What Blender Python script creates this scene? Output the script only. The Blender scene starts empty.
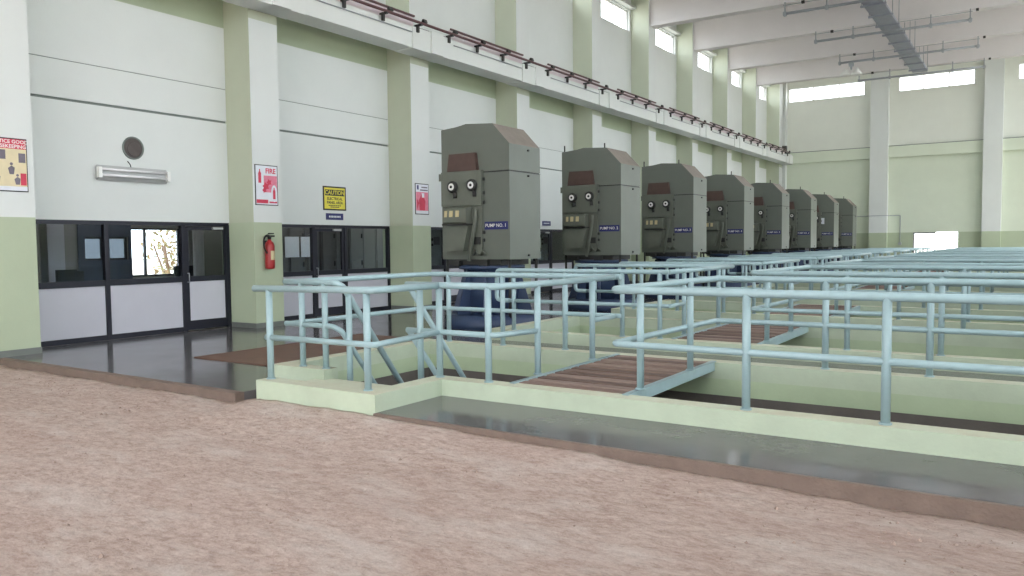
import bpy, math, random
from mathutils import Matrix, Vector, noise

random.seed(7)
scene = bpy.context.scene
COL = scene.collection
PI = math.pi

# ------------------------------------------------------------------ camera
cam_data = bpy.data.cameras.new('camera')
cam_data.sensor_width = 36.0
cam_data.lens = 796.78 / 1024 * 36
cam_data.clip_end = 400
cam = bpy.data.objects.new('camera', cam_data)
COL.objects.link(cam)
yaw, pitch, roll = 0.58056, 0.055095, -0.0099089
fwd = Vector((-math.sin(yaw) * math.cos(pitch), math.cos(yaw) * math.cos(pitch), -math.sin(pitch)))
right0 = Vector((math.cos(yaw), math.sin(yaw), 0))
up0 = right0.cross(fwd)
right = math.cos(roll) * right0 + math.sin(roll) * up0
up = -math.sin(roll) * right0 + math.cos(roll) * up0
m = Matrix((right, up, -fwd)).transposed().to_4x4()
m.translation = (13.613, 0, 1.62)
cam.matrix_world = m
scene.camera = cam

# ------------------------------------------------------------------ world, exposure
SKY = 6.6
world = bpy.data.worlds.new('sky')
scene.world = world
world.use_nodes = True
bg = world.node_tree.nodes['Background']
bg.inputs['Color'].default_value = (0.95, 0.975, 1.0, 1)
bg.inputs['Strength'].default_value = SKY
scene.view_settings.view_transform = 'Standard'
scene.view_settings.look = 'None'
scene.view_settings.gamma = 1
scene.view_settings.use_curve_mapping = False
scene.view_settings.exposure = 0.0
scene.cycles.max_bounces = 10
scene.cycles.diffuse_bounces = 6
scene.cycles.transparent_max_bounces = 24


def day_light(name, loc, rot, sx, sy, power):
    """soft daylight that enters through one opening of the hall"""
    d = bpy.data.lights.new(name, 'AREA')
    d.shape = 'RECTANGLE'
    d.size, d.size_y, d.energy = sx, sy, power
    d.color = (0.97, 0.985, 1.0)
    o = bpy.data.objects.new(name, d)
    COL.objects.link(o)
    o.location = loc
    o.rotation_euler = rot
    return o


# ------------------------------------------------------------------ materials
def lin(c):
    c = c / 255
    return c / 12.92 if c <= 0.04045 else ((c + 0.055) / 1.055) ** 2.4


def rgb(*c):
    return (lin(c[0]), lin(c[1]), lin(c[2]), 1)


def mat(name, col, rough=0.6, var=0.06, scale=3.0, bump=0.0, bscale=40.0, metal=0.0, col2=None, stretch=None, spec=0.5, rvar=0.0):
    mt = bpy.data.materials.new(name)
    mt.use_nodes = True
    nt = mt.node_tree
    b = nt.nodes['Principled BSDF']
    b.inputs['Roughness'].default_value = rough
    b.inputs['Metallic'].default_value = metal
    b.inputs['Specular IOR Level'].default_value = spec
    tc = nt.nodes.new('ShaderNodeTexCoord')
    mp = nt.nodes.new('ShaderNodeMapping')
    nt.links.new(tc.outputs['Object'], mp.inputs['Vector'])
    if stretch:
        mp.inputs['Scale'].default_value = stretch
    n = nt.nodes.new('ShaderNodeTexNoise')
    n.inputs['Scale'].default_value = scale
    n.inputs['Detail'].default_value = 6
    n.inputs['Roughness'].default_value = 0.62
    nt.links.new(mp.outputs['Vector'], n.inputs['Vector'])
    r = nt.nodes.new('ShaderNodeValToRGB')
    r.color_ramp.elements[0].position = 0.3
    r.color_ramp.elements[1].position = 0.7
    base = rgb(*col)
    if col2 is None:
        lo = tuple(max(0, v * (1 - var)) for v in base[:3]) + (1,)
        hi = tuple(min(1, v * (1 + var)) for v in base[:3]) + (1,)
    else:
        lo, hi = base, rgb(*col2)
    r.color_ramp.elements[0].color = lo
    r.color_ramp.elements[1].color = hi
    nt.links.new(n.outputs['Fac'], r.inputs['Fac'])
    nt.links.new(r.outputs['Color'], b.inputs['Base Color'])
    if rvar:
        mr = nt.nodes.new('ShaderNodeMapRange')
        mr.inputs['From Min'].default_value = 0.3
        mr.inputs['From Max'].default_value = 0.7
        mr.inputs['To Min'].default_value = max(0.02, rough - rvar)
        mr.inputs['To Max'].default_value = rough + rvar
        nt.links.new(n.outputs['Fac'], mr.inputs['Value'])
        nt.links.new(mr.outputs['Result'], b.inputs['Roughness'])
    if bump:
        n2 = nt.nodes.new('ShaderNodeTexNoise')
        n2.inputs['Scale'].default_value = bscale
        n2.inputs['Detail'].default_value = 8
        nt.links.new(mp.outputs['Vector'], n2.inputs['Vector'])
        bp = nt.nodes.new('ShaderNodeBump')
        bp.inputs['Strength'].default_value = bump
        bp.inputs['Distance'].default_value = 0.02
        nt.links.new(n2.outputs['Fac'], bp.inputs['Height'])
        nt.links.new(bp.outputs['Normal'], b.inputs['Normal'])
    return mt


def glass_mat(name, tint, rough=0.02):
    mt = bpy.data.materials.new(name)
    mt.use_nodes = True
    nt = mt.node_tree
    nt.nodes.clear()
    out = nt.nodes.new('ShaderNodeOutputMaterial')
    mix = nt.nodes.new('ShaderNodeMixShader')
    tr = nt.nodes.new('ShaderNodeBsdfTransparent')
    tr.inputs['Color'].default_value = tint
    gl = nt.nodes.new('ShaderNodeBsdfGlossy')
    gl.inputs['Roughness'].default_value = rough
    lw = nt.nodes.new('ShaderNodeLayerWeight')
    lw.inputs['Blend'].default_value = 0.5
    pw = nt.nodes.new('ShaderNodeMath')
    pw.operation = 'POWER'
    pw.inputs[1].default_value = 4.0
    ma = nt.nodes.new('ShaderNodeMath')
    ma.operation = 'MULTIPLY_ADD'
    ma.inputs[1].default_value = 0.6
    ma.inputs[2].default_value = 0.04
    nt.links.new(lw.outputs['Facing'], pw.inputs[0])
    nt.links.new(pw.outputs[0], ma.inputs[0])
    nt.links.new(ma.outputs[0], mix.inputs['Fac'])
    nt.links.new(tr.outputs['BSDF'], mix.inputs[1])
    nt.links.new(gl.outputs['BSDF'], mix.inputs[2])
    nt.links.new(mix.outputs['Shader'], out.inputs['Surface'])
    return mt


def dirt_mat():
    mt = bpy.data.materials.new('trodden dirt')
    mt.use_nodes = True
    nt = mt.node_tree
    b = nt.nodes['Principled BSDF']
    b.inputs['Roughness'].default_value = 0.95
    b.inputs['Specular IOR Level'].default_value = 0.15
    tc = nt.nodes.new('ShaderNodeTexCoord')
    def nz(scale, detail, stretch=(1, 1, 1), rough=0.6):
        mp = nt.nodes.new('ShaderNodeMapping')
        mp.inputs['Scale'].default_value = stretch
        nt.links.new(tc.outputs['Object'], mp.inputs['Vector'])
        n = nt.nodes.new('ShaderNodeTexNoise')
        n.inputs['Scale'].default_value = scale
        n.inputs['Detail'].default_value = detail
        n.inputs['Roughness'].default_value = rough
        nt.links.new(mp.outputs['Vector'], n.inputs['Vector'])
        return n.outputs['Fac']
    def ramp(fac, stops):
        r = nt.nodes.new('ShaderNodeValToRGB')
        e = r.color_ramp.elements
        e[0].position, e[0].color = stops[0]
        e[1].position, e[1].color = stops[-1]
        for p, c in stops[1:-1]:
            q = e.new(p)
            q.color = c
        nt.links.new(fac, r.inputs['Fac'])
        return r.outputs['Color']
    def mix(fac, a, c, mode='MIX'):
        x = nt.nodes.new('ShaderNodeMix')
        x.data_type = 'RGBA'
        x.blend_type = mode
        if isinstance(fac, float):
            x.inputs['Factor'].default_value = fac
        else:
            nt.links.new(fac, x.inputs['Factor'])
        nt.links.new(a, x.inputs['A'])
        nt.links.new(c, x.inputs['B'])
        return x.outputs['Result']
    base = ramp(nz(1.1, 5), [(0.32, rgb(176, 152, 140)), (0.68, rgb(192, 172, 162))])
    grain = ramp(nz(13, 14, (0.7, 1.3, 1), 0.82), [(0.34, rgb(152, 127, 116)), (0.5, rgb(202, 180, 170)), (0.66, rgb(232, 216, 208))])
    c = mix(0.75, base, grain)
    chalk = ramp(nz(1.5, 14, (0.6, 1.5, 1), 0.78), [(0.50, rgb(0, 0, 0)), (0.62, rgb(205, 205, 205))])
    pale = ramp(nz(50, 4), [(0.3, rgb(206, 194, 187)), (0.7, rgb(232, 222, 216))])
    c = mix(chalk, c, pale)
    damp = ramp(nz(0.8, 10, (0.7, 1.6, 1), 0.7), [(0.50, rgb(0, 0, 0)), (0.66, rgb(150, 150, 150))])
    red = ramp(nz(40, 6), [(0.3, rgb(160, 129, 118)), (0.7, rgb(192, 163, 152))])
    c = mix(damp, c, red)
    nt.links.new(c, b.inputs['Base Color'])
    bp = nt.nodes.new('ShaderNodeBump')
    bp.inputs['Strength'].default_value = 1.0
    bp.inputs['Distance'].default_value = 0.04
    nt.links.new(nz(14, 14, rough=0.75), bp.inputs['Height'])
    nt.links.new(bp.outputs['Normal'], b.inputs['Normal'])
    return mt


M = {}
M['wall_white'] = mat('pale wall paint', (219, 223, 221), 0.75, 0.025, 0.8, 0.05, 30)
M['wall_cream'] = mat('off white upper wall paint', (228, 231, 222), 0.75, 0.025, 0.7, 0.05, 30)
M['wall_pale_green'] = mat('pale green wall paint', (216, 224, 206), 0.75, 0.04, 0.7, 0.05, 30)
M['dado'] = mat('green dado paint', (178, 189, 162), 0.6, 0.05, 0.9, 0.05, 30)
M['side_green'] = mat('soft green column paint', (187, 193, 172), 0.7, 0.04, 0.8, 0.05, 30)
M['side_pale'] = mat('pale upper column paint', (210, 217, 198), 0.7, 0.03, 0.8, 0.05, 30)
M['band_green'] = mat('green band paint', (176, 188, 162), 0.7, 0.04, 0.8, 0.05, 30)
M['gap'] = mat('grey joint', (120, 128, 124), 0.8, 0.05)
M['skirting'] = mat('dark grey skirting', (112, 116, 112), 0.35, 0.08, 2)
M['concrete_white'] = mat('whitewashed concrete', (235, 231, 232), 0.8, 0.04, 0.5, 0.08, 25)
M['beam_white'] = mat('white beam paint', (226, 230, 228), 0.75, 0.03, 0.7, 0.05, 30)
M['floor'] = mat('polished grey floor', (98, 96, 98), 0.13, 0.14, 0.9, 0.02, 12, rvar=0.05, spec=0.32)
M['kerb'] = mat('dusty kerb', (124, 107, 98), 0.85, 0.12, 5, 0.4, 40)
M['dirt'] = dirt_mat()
M['clod'] = mat('dirt clod', (168, 147, 137), 0.95, 0.15, 20, 0.4, 60, spec=0.1)
M['outside'] = mat('outside ground', (196, 186, 172), 0.95, 0.15, 0.4)
M['curb'] = mat('pale green curb paint', (190, 202, 180), 0.65, 0.07, 2.5, 0.12, 30)
M['curb_top'] = mat('dusty curb top', (196, 194, 172), 0.75, 0.1, 3.5, 0.15, 40, col2=(204, 210, 190))
M['pit_concrete'] = mat('bare pit concrete', (100, 94, 90), 0.85, 0.15, 2, 0.2, 30)
M['pit_green'] = mat('pit wall green paint', (182, 198, 166), 0.65, 0.07, 1.8, 0.1, 30)
M['rail'] = mat('light blue rail paint', (160, 185, 191), 0.30, 0.06, 6, 0.03, 60)
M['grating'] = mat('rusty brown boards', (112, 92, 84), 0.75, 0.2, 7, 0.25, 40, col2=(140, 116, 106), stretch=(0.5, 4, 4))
M['grating_light'] = mat('paler brown boards', (134, 114, 106), 0.75, 0.2, 7, 0.25, 40, col2=(152, 132, 124), stretch=(0.5, 4, 4))  # paler slat tone, sets off the painted gap lines
M['grating_shade'] = mat('boards toned as gap shade', (94, 76, 69), 0.75, 0.2, 7, 0.25, 40, col2=(118, 97, 89), stretch=(0.5, 4, 4))  # dark slat tone stands in for shade in the gaps between slats
M['mat_brown'] = mat('brown floor mat', (104, 74, 60), 0.55, 0.15, 3, 0.1, 50)
M['frame'] = mat('dark aluminium frame', (36, 37, 48), 0.4, 0.08, 4, metal=0.3)
M['panel_grey'] = mat('pale grey laminate', (196, 196, 206), 0.45, 0.02, 2)
M['glass'] = glass_mat('window glass', (0.86, 0.9, 0.92, 1))
M['glass_clear'] = glass_mat('clear window glass', (0.95, 0.97, 0.98, 1))
M['glass_frost'] = glass_mat('dim tinted glass', (0.23, 0.25, 0.27, 1))
M['pump'] = mat('grey green machine paint', (106, 111, 103), 0.42, 0.05, 2.2, 0.02, 30)
M['pump_panel'] = mat('grey machine panel', (104, 108, 98), 0.5, 0.07, 5)
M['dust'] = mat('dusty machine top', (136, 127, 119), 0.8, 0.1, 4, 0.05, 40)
M['pump_dark'] = mat('dark machine parts', (48, 48, 47), 0.5, 0.15, 8)
M['pump_brown'] = mat('brown flap paint', (88, 68, 62), 0.55, 0.1, 6)
M['vent'] = mat('dull brown vent', (84, 76, 74), 0.6, 0.15, 6)
M['tan'] = mat('tan meter face', (196, 182, 142), 0.5, 0.08, 8)
M['white'] = mat('white enamel', (235, 235, 232), 0.4, 0.03)
M['black'] = mat('black paint', (24, 24, 26), 0.45, 0.1)
M['stand_blue'] = mat('dark blue stand paint', (48, 64, 94), 0.5, 0.1, 4, 0.05, 30)
M['label_blue'] = mat('navy sign', (38, 42, 104), 0.4, 0.05)
M['brown_rail'] = mat('brown conductor paint', (92, 62, 64), 0.5, 0.1, 6)
M['pink'] = mat('faded pink primer', (224, 212, 216), 0.6, 0.05, 3)
M['steel'] = mat('galvanised steel', (166, 170, 176), 0.45, 0.08, 5, metal=0.2)
M['tray'] = mat('grey cable tray', (160, 164, 176), 0.5, 0.08, 4, metal=0.1)
M['red'] = mat('red paint', (158, 40, 42), 0.35, 0.06, 5)
M['poster_red'] = mat('poster red ink', (205, 58, 84), 0.5, 0.1, 9)
M['poster_pink'] = mat('poster pink ink', (222, 128, 150), 0.5, 0.12, 12)
M['poster_cream'] = mat('poster cream paper', (222, 208, 172), 0.55, 0.05, 8)
M['poster_grey'] = mat('poster grey ink', (112, 104, 116), 0.55, 0.15, 12)
M['yellow'] = mat('yellow sign paint', (226, 214, 76), 0.45, 0.05, 6)
M['tube'] = mat('fluorescent tube glass', (238, 238, 240), 0.25, 0.01)
M['lamp_grey'] = mat('lamp reflector', (176, 178, 178), 0.45, 0.05, 4)
M['office_wall'] = mat('office wall paint', (150, 148, 146), 0.8, 0.05, 1)
M['office_blue'] = mat('dark blue board', (62, 70, 92), 0.6, 0.08, 2)
M['office_floor'] = mat('office floor', (120, 116, 110), 0.3, 0.08, 2)
M['cabinet'] = mat('cabinet grey', (126, 128, 128), 0.5, 0.04, 3)
M['cabinet_dark'] = mat('cabinet dark grey', (84, 82, 82), 0.5, 0.05, 3)
M['paper'] = mat('paper sheet', (225, 228, 235), 0.7, 0.04, 6)
M['curtain'] = mat('white curtain cloth', (220, 220, 222), 0.8, 0.05, 8, stretch=(1, 12, 1))
M['wood'] = mat('desk wood', (120, 88, 62), 0.5, 0.15, 4, stretch=(1, 8, 1))
M['leaf'] = mat('shrub leaf', (120, 130, 84), 0.6, 0.2, 8, col2=(168, 128, 96))
M['orange'] = mat('orange lamp lens', (220, 110, 60), 0.4, 0.05)


# ------------------------------------------------------------------ mesh building
class MB:
    def __init__(s):
        s.v, s.f, s.mi, s.sm = [], [], [], []

    def face(s, idx, mi=0, sm=False):
        s.f.append(idx)
        s.mi.append(mi)
        s.sm.append(sm)

    def box(s, x0, x1, y0, y1, z0, z1, mi=0, faces=None):
        """faces: material index per side as dict with keys -x +x -y +y -z +z"""
        b = len(s.v)
        s.v += [(x, y, z) for z in (z0, z1) for y in (y0, y1) for x in (x0, x1)]
        for k, q in (('-z', (0, 2, 3, 1)), ('+z', (4, 5, 7, 6)), ('-y', (0, 1, 5, 4)), ('+y', (2, 6, 7, 3)), ('-x', (0, 4, 6, 2)), ('+x', (1, 3, 7, 5))):
            s.face([b + i for i in q], (faces or {}).get(k, mi))
        return s

    def prism(s, poly, a0, a1, axis='y', mi=0):
        """poly: 2d points; axis y -> (x,z), axis x -> (y,z), axis z -> (x,y)"""
        n, b = len(poly), len(s.v)
        put = {'y': lambda p, a: (p[0], a, p[1]), 'x': lambda p, a: (a, p[0], p[1]), 'z': lambda p, a: (p[0], p[1], a)}[axis]
        s.v += [put(p, a0) for p in poly] + [put(p, a1) for p in poly]
        area = sum(poly[i][0] * poly[(i + 1) % n][1] - poly[(i + 1) % n][0] * poly[i][1] for i in range(n))
        flip = (area > 0) == (axis != 'y')
        lo, hi = list(range(b, b + n)), list(range(b + n, b + 2 * n))
        s.face(lo[::-1] if flip else lo, mi)
        s.face(hi if flip else hi[::-1], mi)
        for i in range(n):
            j = (i + 1) % n
            q = [b + i, b + j, b + n + j, b + n + i]
            s.face(q if flip else q[::-1], mi)
        return s

    def tube(s, pts, r, n=10, mi=0, caps=True):
        pts = [Vector(p) for p in pts]
        rings = []
        prev = None
        for i, p in enumerate(pts):
            if i == 0:
                t = (pts[1] - p).normalized()
            elif i == len(pts) - 1:
                t = (p - pts[i - 1]).normalized()
            else:
                t = ((pts[i + 1] - p).normalized() + (p - pts[i - 1]).normalized()).normalized()
            if prev is None:
                u = t.orthogonal().normalized()
            else:
                u = (prev - t * prev.dot(t)).normalized()
            prev = u
            w = t.cross(u)
            k = 1.0
            if 0 < i < len(pts) - 1:
                c = max(0.35, (pts[i + 1] - p).normalized().dot(t))
                k = 1 / c
            b = len(s.v)
            ring = []
            for j in range(n):
                a = 2 * PI * j / n
                d = u * math.cos(a) + w * math.sin(a)
                s.v.append(tuple(p + d * r))
                ring.append(b + j)
            rings.append(ring)
        for a, c in zip(rings, rings[1:]):
            for j in range(n):
                k = (j + 1) % n
                s.face([a[j], a[k], c[k], c[j]], mi, True)
        if caps:
            s.face(rings[0][::-1], mi)
            s.face(rings[-1], mi)
        return s

    def lathe(s, prof, c=(0, 0, 0), axis='z', n=20, mi=0):
        """prof: (radius, height) list"""
        def put(r, h, a):
            x, y = r * math.cos(a), r * math.sin(a)
            p = {'z': (x, y, h), 'y': (x, h, -y), 'x': (h, x, y)}[axis]
            return (c[0] + p[0], c[1] + p[1], c[2] + p[2])
        rings = []
        for r, h in prof:
            b = len(s.v)
            s.v += [put(r, h, 2 * PI * j / n) for j in range(n)]
            rings.append(list(range(b, b + n)))
        for a, d in zip(rings, rings[1:]):
            for j in range(n):
                k = (j + 1) % n
                s.face([a[j], a[k], d[k], d[j]], mi, True)
        s.face(rings[0][::-1], mi)
        s.face(rings[-1], mi)
        return s

    def build(s, name, mats, parent=None, loc=(0, 0, 0)):
        me = bpy.data.meshes.new(name)
        me.from_pydata(s.v, [], s.f)
        for q in (mats if isinstance(mats, (list, tuple)) else [mats]):
            me.materials.append(M[q])
        me.polygons.foreach_set('material_index', s.mi)
        me.polygons.foreach_set('use_smooth', s.sm)
        me.update()
        return link(name, me, parent, loc)


def link(name, me, parent=None, loc=(0, 0, 0)):
    o = bpy.data.objects.new(name, me)
    COL.objects.link(o)
    o.location = loc
    if parent is not None:
        o.parent = parent
    return o


def tag(o, label=None, cat=None, group=None, kind=None):
    if label:
        o['label'] = label
    if cat:
        o['category'] = cat
    if group:
        o['group'] = group
    if kind:
        o['kind'] = kind
    return o


def thing(name, label, cat, loc=(0, 0, 0), group=None):
    o = bpy.data.objects.new(name, None)
    COL.objects.link(o)
    o.location = loc
    o.empty_display_size = 0.2
    return tag(o, label, cat, group)


def struct(o, label=None, cat=None):
    return tag(o, label, cat, None, 'structure')


def copy_tree(o, parent=None):
    c = o.copy()
    COL.objects.link(c)
    if parent is not None:
        c.parent = parent
    for ch in list(o.children):
        copy_tree(ch, c)
    return c


def bx(name, x0, x1, y0, y1, z0, z1, mt, parent=None):
    return MB().box(x0, x1, y0, y1, z0, z1).build(name, mt, parent)


def text(s, size, mt, parent, loc, face, name='lettering', sx=1.0, bold=0.0):
    """flat lettering facing +x or -y, centred at loc (parent space)"""
    cu = bpy.data.curves.new('lettering', 'FONT')
    cu.body = s
    cu.size = size
    cu.align_x = 'CENTER'
    cu.align_y = 'CENTER'
    cu.extrude = 0.0008
    cu.offset = bold
    cu.resolution_u = 2
    t = bpy.data.objects.new('lettering_source', cu)
    COL.objects.link(t)
    bpy.context.view_layer.update()
    dg = bpy.context.evaluated_depsgraph_get()
    me = bpy.data.meshes.new_from_object(t.evaluated_get(dg))
    bpy.data.objects.remove(t)
    bpy.data.curves.remove(cu)
    if face == '+x':
        R = Matrix(((0, 0, 1), (1, 0, 0), (0, 1, 0))).to_4x4()
    else:
        R = Matrix(((1, 0, 0), (0, 0, -1), (0, 1, 0))).to_4x4()
    me.transform(R @ Matrix.Diagonal((sx, 1, 1, 1)))
    me.name = name
    me.materials.clear()
    me.materials.append(M[mt])
    return link(name, me, parent, loc)


def arc(p0, pc, p1, n=4):
    """rounded corner points from p0 around control pc to p1"""
    p0, pc, p1 = Vector(p0), Vector(pc), Vector(p1)
    return [tuple((1 - t) ** 2 * p0 + 2 * t * (1 - t) * pc + t * t * p1) for t in [i / n for i in range(n + 1)]]


def rounded(path, rad=0.07):
    """polyline with rounded corners"""
    out = [tuple(path[0])]
    for a, b, c in zip(path, path[1:], path[2:]):
        a, b, c = Vector(a), Vector(b), Vector(c)
        out += arc(b + (a - b).normalized() * rad, b, b + (c - b).normalized() * rad)
    out.append(tuple(path[-1]))
    return out


# ------------------------------------------------------------------ layout
STEP = 4.8
def CY(k):
    return 5.57 + STEP * k
COLW, COLD = 0.7, 0.75
HX = 17.5                 # right wall
Y0, Y1 = -8.63, 50.0      # hall ends
YB = 49.6                 # front of the rear columns
PITS = [(6.69, 6.91, 9.30, 9.52)] + [(11.1 + STEP * k, 11.32 + STEP * k, 14.05 + STEP * k, 14.27 + STEP * k) for k in range(8)]
PX0, PX1 = 6.2, 16.2      # pit ends (inner)
CZ = 0.175                # curb top
PZ = -2.4                 # pit floor
ORD = ['nearest', 'second', 'third', 'fourth', 'fifth', 'sixth', 'seventh', 'eighth', 'farthest']

# ------------------------------------------------------------------ ground
def make_ground():
    xs = [-8, -5, -3, -1.5] + [i * 0.07 - 0.5 for i in range(224)] + [15.5, 17, 18.5, 21, 25]
    ys = [-40, -30, -22, -16, -12, -8, -5, -3, -1.5, -0.5, 0.3] + [0.9 + i * 0.06 for i in range(79)] + [5.63, 5.66, 5.75, 5.85, 5.98]
    me = bpy.data.meshes.new('dirt_ground')
    v = []
    for y in ys:
        for x in xs:
            if x < 6.3:
                b = -0.10
            elif x < 8.3:
                b = -0.02 - 0.08 * max(0, 1 - (x - 6.3) / 0.35)
            else:
                b = -0.02 - 0.11 * min(1, (x - 8.3) / 4.5)
            t = min(1, max(0, (5.6 - y) / 0.8))
            z = b * (1 - t) + (-0.12) * t
            p = Vector((x, y, 0))
            z += 0.018 * noise.noise(p * 0.9) + 0.012 * noise.noise(p * 3.1) + 0.008 * noise.noise(p * 9.0)
            if y > 5.64 and not 6.2 < x < 6.6:
                z -= 0.12
            if y > 5.2:
                z += 0.012 * abs(noise.noise(p * 14))
            v.append((x, y, z))
    nx = len(xs)
    f = [(j * nx + i, j * nx + i + 1, (j + 1) * nx + i + 1, (j + 1) * nx + i) for j in range(len(ys) - 1) for i in range(nx - 1)]
    me.from_pydata(v, [], f)
    me.polygons.foreach_set('use_smooth', [True] * len(f))
    me.materials.append(M['dirt'])
    o = link('floor_dirt', me)
    return struct(o, 'bare brown dirt floor in the foreground', 'dirt floor')


make_ground()
struct(MB().box(-120, -4.3, -120, 180, -0.6, -0.3).box(17.8, 140, -120, 180, -0.6, -0.3).box(-4.3, 17.8, -120, -8.7, -0.6, -0.3).box(-4.3, 17.8, 50.4, 180, -0.6, -0.3)
       .build('ground_outside', 'outside'), 'open ground outside the hall', 'ground')

# clods lying along the foot of the kerb: one uncountable scatter
mb = MB()
for i in range(700):
    x = random.uniform(0.5, 14.5)
    y = 5.55 - abs(random.gauss(0, 0.5)) if i < 500 else random.uniform(1.2, 5.5)
    r = random.choice((0.006, 0.008, 0.01, 0.014)) * random.uniform(0.7, 1.5)
    z = -0.115 + (0.05 if 6.6 < x < 8.6 and y > 5.2 else 0)
    b = len(mb.v)
    for dx, dy, dz in ((1, 0, 0), (0, 1, 0), (-1, 0, 0), (0, -1, 0), (0, 0, 1)):
        k = random.uniform(0.6, 1.3)
        mb.v.append((x + dx * r * k, y + dy * r * k, z + dz * r * k + (0.0 if dz else -0.002)))
    for q in ((0, 1, 4), (1, 2, 4), (2, 3, 4), (3, 0, 4)):
        mb.face([b + w for w in q])
tag(mb.build('dirt_clods', 'clod'), 'small loose clods scattered on the dirt floor', 'dirt clods', kind='stuff')

# ------------------------------------------------------------------ floor with openings for the pits
FB = -0.35
mb = MB()
fl = {'-y': 1}
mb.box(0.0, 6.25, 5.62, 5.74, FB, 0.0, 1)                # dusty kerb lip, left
mb.box(0.0, 6.25, 5.74, 6.5, FB, 0.0, 0)
mb.box(6.25, 6.57, 5.95, 6.5, FB, 0.0, 0, fl)
mb.box(0.0, 5.82, 6.5, Y1, FB, 0.0, 0)                     # strip along the wall and the pumps
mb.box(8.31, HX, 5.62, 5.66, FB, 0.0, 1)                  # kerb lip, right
mb.box(8.31, HX, 5.66, 6.69, FB, 0.0, 0)
ends = [p[3] for p in PITS]
starts = [p[0] for p in PITS[1:]] + [Y1]
for a, b in zip(ends, starts):
    mb.box(5.82, 16.4, a, b, FB, 0.0, 0)                   # walkways between pits
mb.box(16.4, HX, 6.69, Y1, FB, 0.0, 0)
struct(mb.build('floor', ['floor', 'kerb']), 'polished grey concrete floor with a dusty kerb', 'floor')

# ------------------------------------------------------------------ pits with curbs
def pit(k):
    c0, c1, c2, c3 = PITS[k]
    root = struct(thing('pit', '%s pit with pale green curbs' % ORD[k], 'pit', (0, c0, 0)))
    L = lambda y: y - c0
    cf = {'+z': 1}
    def curb(x0, x1, y0, y1, zb=-0.02):
        MB().box(x0, x1, L(y0), L(y1), zb, CZ, 0, cf).build('curb', ['curb', 'curb_top'], root)
    if k == 0:
        curb(8.09, 16.4, c0, c1)
        curb(5.8, 6.72, 6.50, 6.72)                       # left of the stairs
        curb(5.8, 6.02, 6.72, c3)
        curb(6.57, 8.31, 5.65, 5.87, -0.3)                       # around the stair landing
        curb(8.09, 8.31, 5.87, c0, -0.3)
        curb(6.02, 16.4, c2, c3)
        MB().box(6.57, 8.09, L(5.87), L(6.5), -0.1, 0.06, 0).box(6.72, 8.09, L(6.5), L(6.62), -0.1, 0.06, 0).build('landing', ['curb_top'], root)
        MB().box(6.5, 8.31, L(5.66), L(6.5), -0.35, -0.1).build('landing_base', 'pit_concrete', root)
    else:
        curb(5.8, 16.4, c0, c1)
        curb(5.8, 16.4, c2, c3)
        curb(5.8, 6.02, c1, c2)
    curb(16.2, 16.4, c1, c2)
    # walls: painted down to a ragged line, bare concrete below
    zp = -0.22
    for a, b, w in ((zp, -0.02, 'pit_green'), (PZ, zp, 'pit_concrete')):
        e = 0.0 if w == 'pit_green' else 0.006
        MB().box(5.82, 16.4, L(c2) + e, L(c3), a, b).build('pit_wall', w, root)
        n0 = 8.09 if k == 0 else 5.82
        MB().box(n0, 16.4, L(c0), L(c1) - e, a, b).build('pit_wall', w, root)
        if k == 0:
            MB().box(5.82, 6.72, L(6.5), L(6.72) - e, a, b).build('pit_wall', w, root)
        MB().box(5.82, 6.02 - e, L(6.72 if k == 0 else c1), L(c2), a, b).build('pit_wall', w, root)
        MB().box(16.2 + e, 16.4, L(c1), L(c2), a, b).build('pit_wall', w, root)
    if k == 0:
        MB().box(6.72, 8.09, L(6.3), L(6.5), PZ, -0.1).build('pit_wall', 'pit_concrete', root)
        MB().box(8.09, 8.31, L(6.5), L(c1), PZ, -0.02).build('pit_wall', 'pit_concrete', root)
    MB().box(5.82, 16.4, L(c0 - (0.2 if k == 0 else 0)), L(c3), PZ - 0.2, PZ).build('pit_floor', 'pit_concrete', root)
    return root


for k in range(9):
    pit(k)

# stairs down into the nearest pit
st = thing('staircase', 'steep concrete stair going down into the nearest pit', 'stairs', (7.4, 6.62, 0))
n = 10
for i in range(n):
    z1 = 0.06 - 0.235 * (i + 1)
    MB().box(-0.66, 0.66, 0.2 * i, 0.2 * i + 0.24, max(PZ, z1 - 0.3), z1).build('step', 'pit_concrete', st)

# ------------------------------------------------------------------ railings
RT, RM = 1.18, 0.67
def railing(name, label, loc, tops, mids, posts, group, caps=()):
    r = thing(name, label, 'railing', loc, group)
    for p in tops:
        MB().tube(p, 0.037, 12).build('top_rail', 'rail', r)
    for p in mids:
        MB().tube(p, 0.031, 12).build('mid_rail', 'rail', r)
    cache = {}
    for x, y, z0, z1 in posts:
        key = (round(z0, 3), round(z1, 3))
        if key not in cache:
            o = MB().tube([(0, 0, z0), (0, 0, z1)], 0.036, 12).lathe([(0.05, z0), (0.05, z0 + 0.012)], n=12).build('post', 'rail', r, (x, y, 0))
            cache[key] = o.data
        else:
            link('post', cache[key], r, (x, y, 0))
    return r


G = 'light blue pipe railings around the pits'
BXL, BXR = 9.07, 10.43    # bridge rail lines

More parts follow.
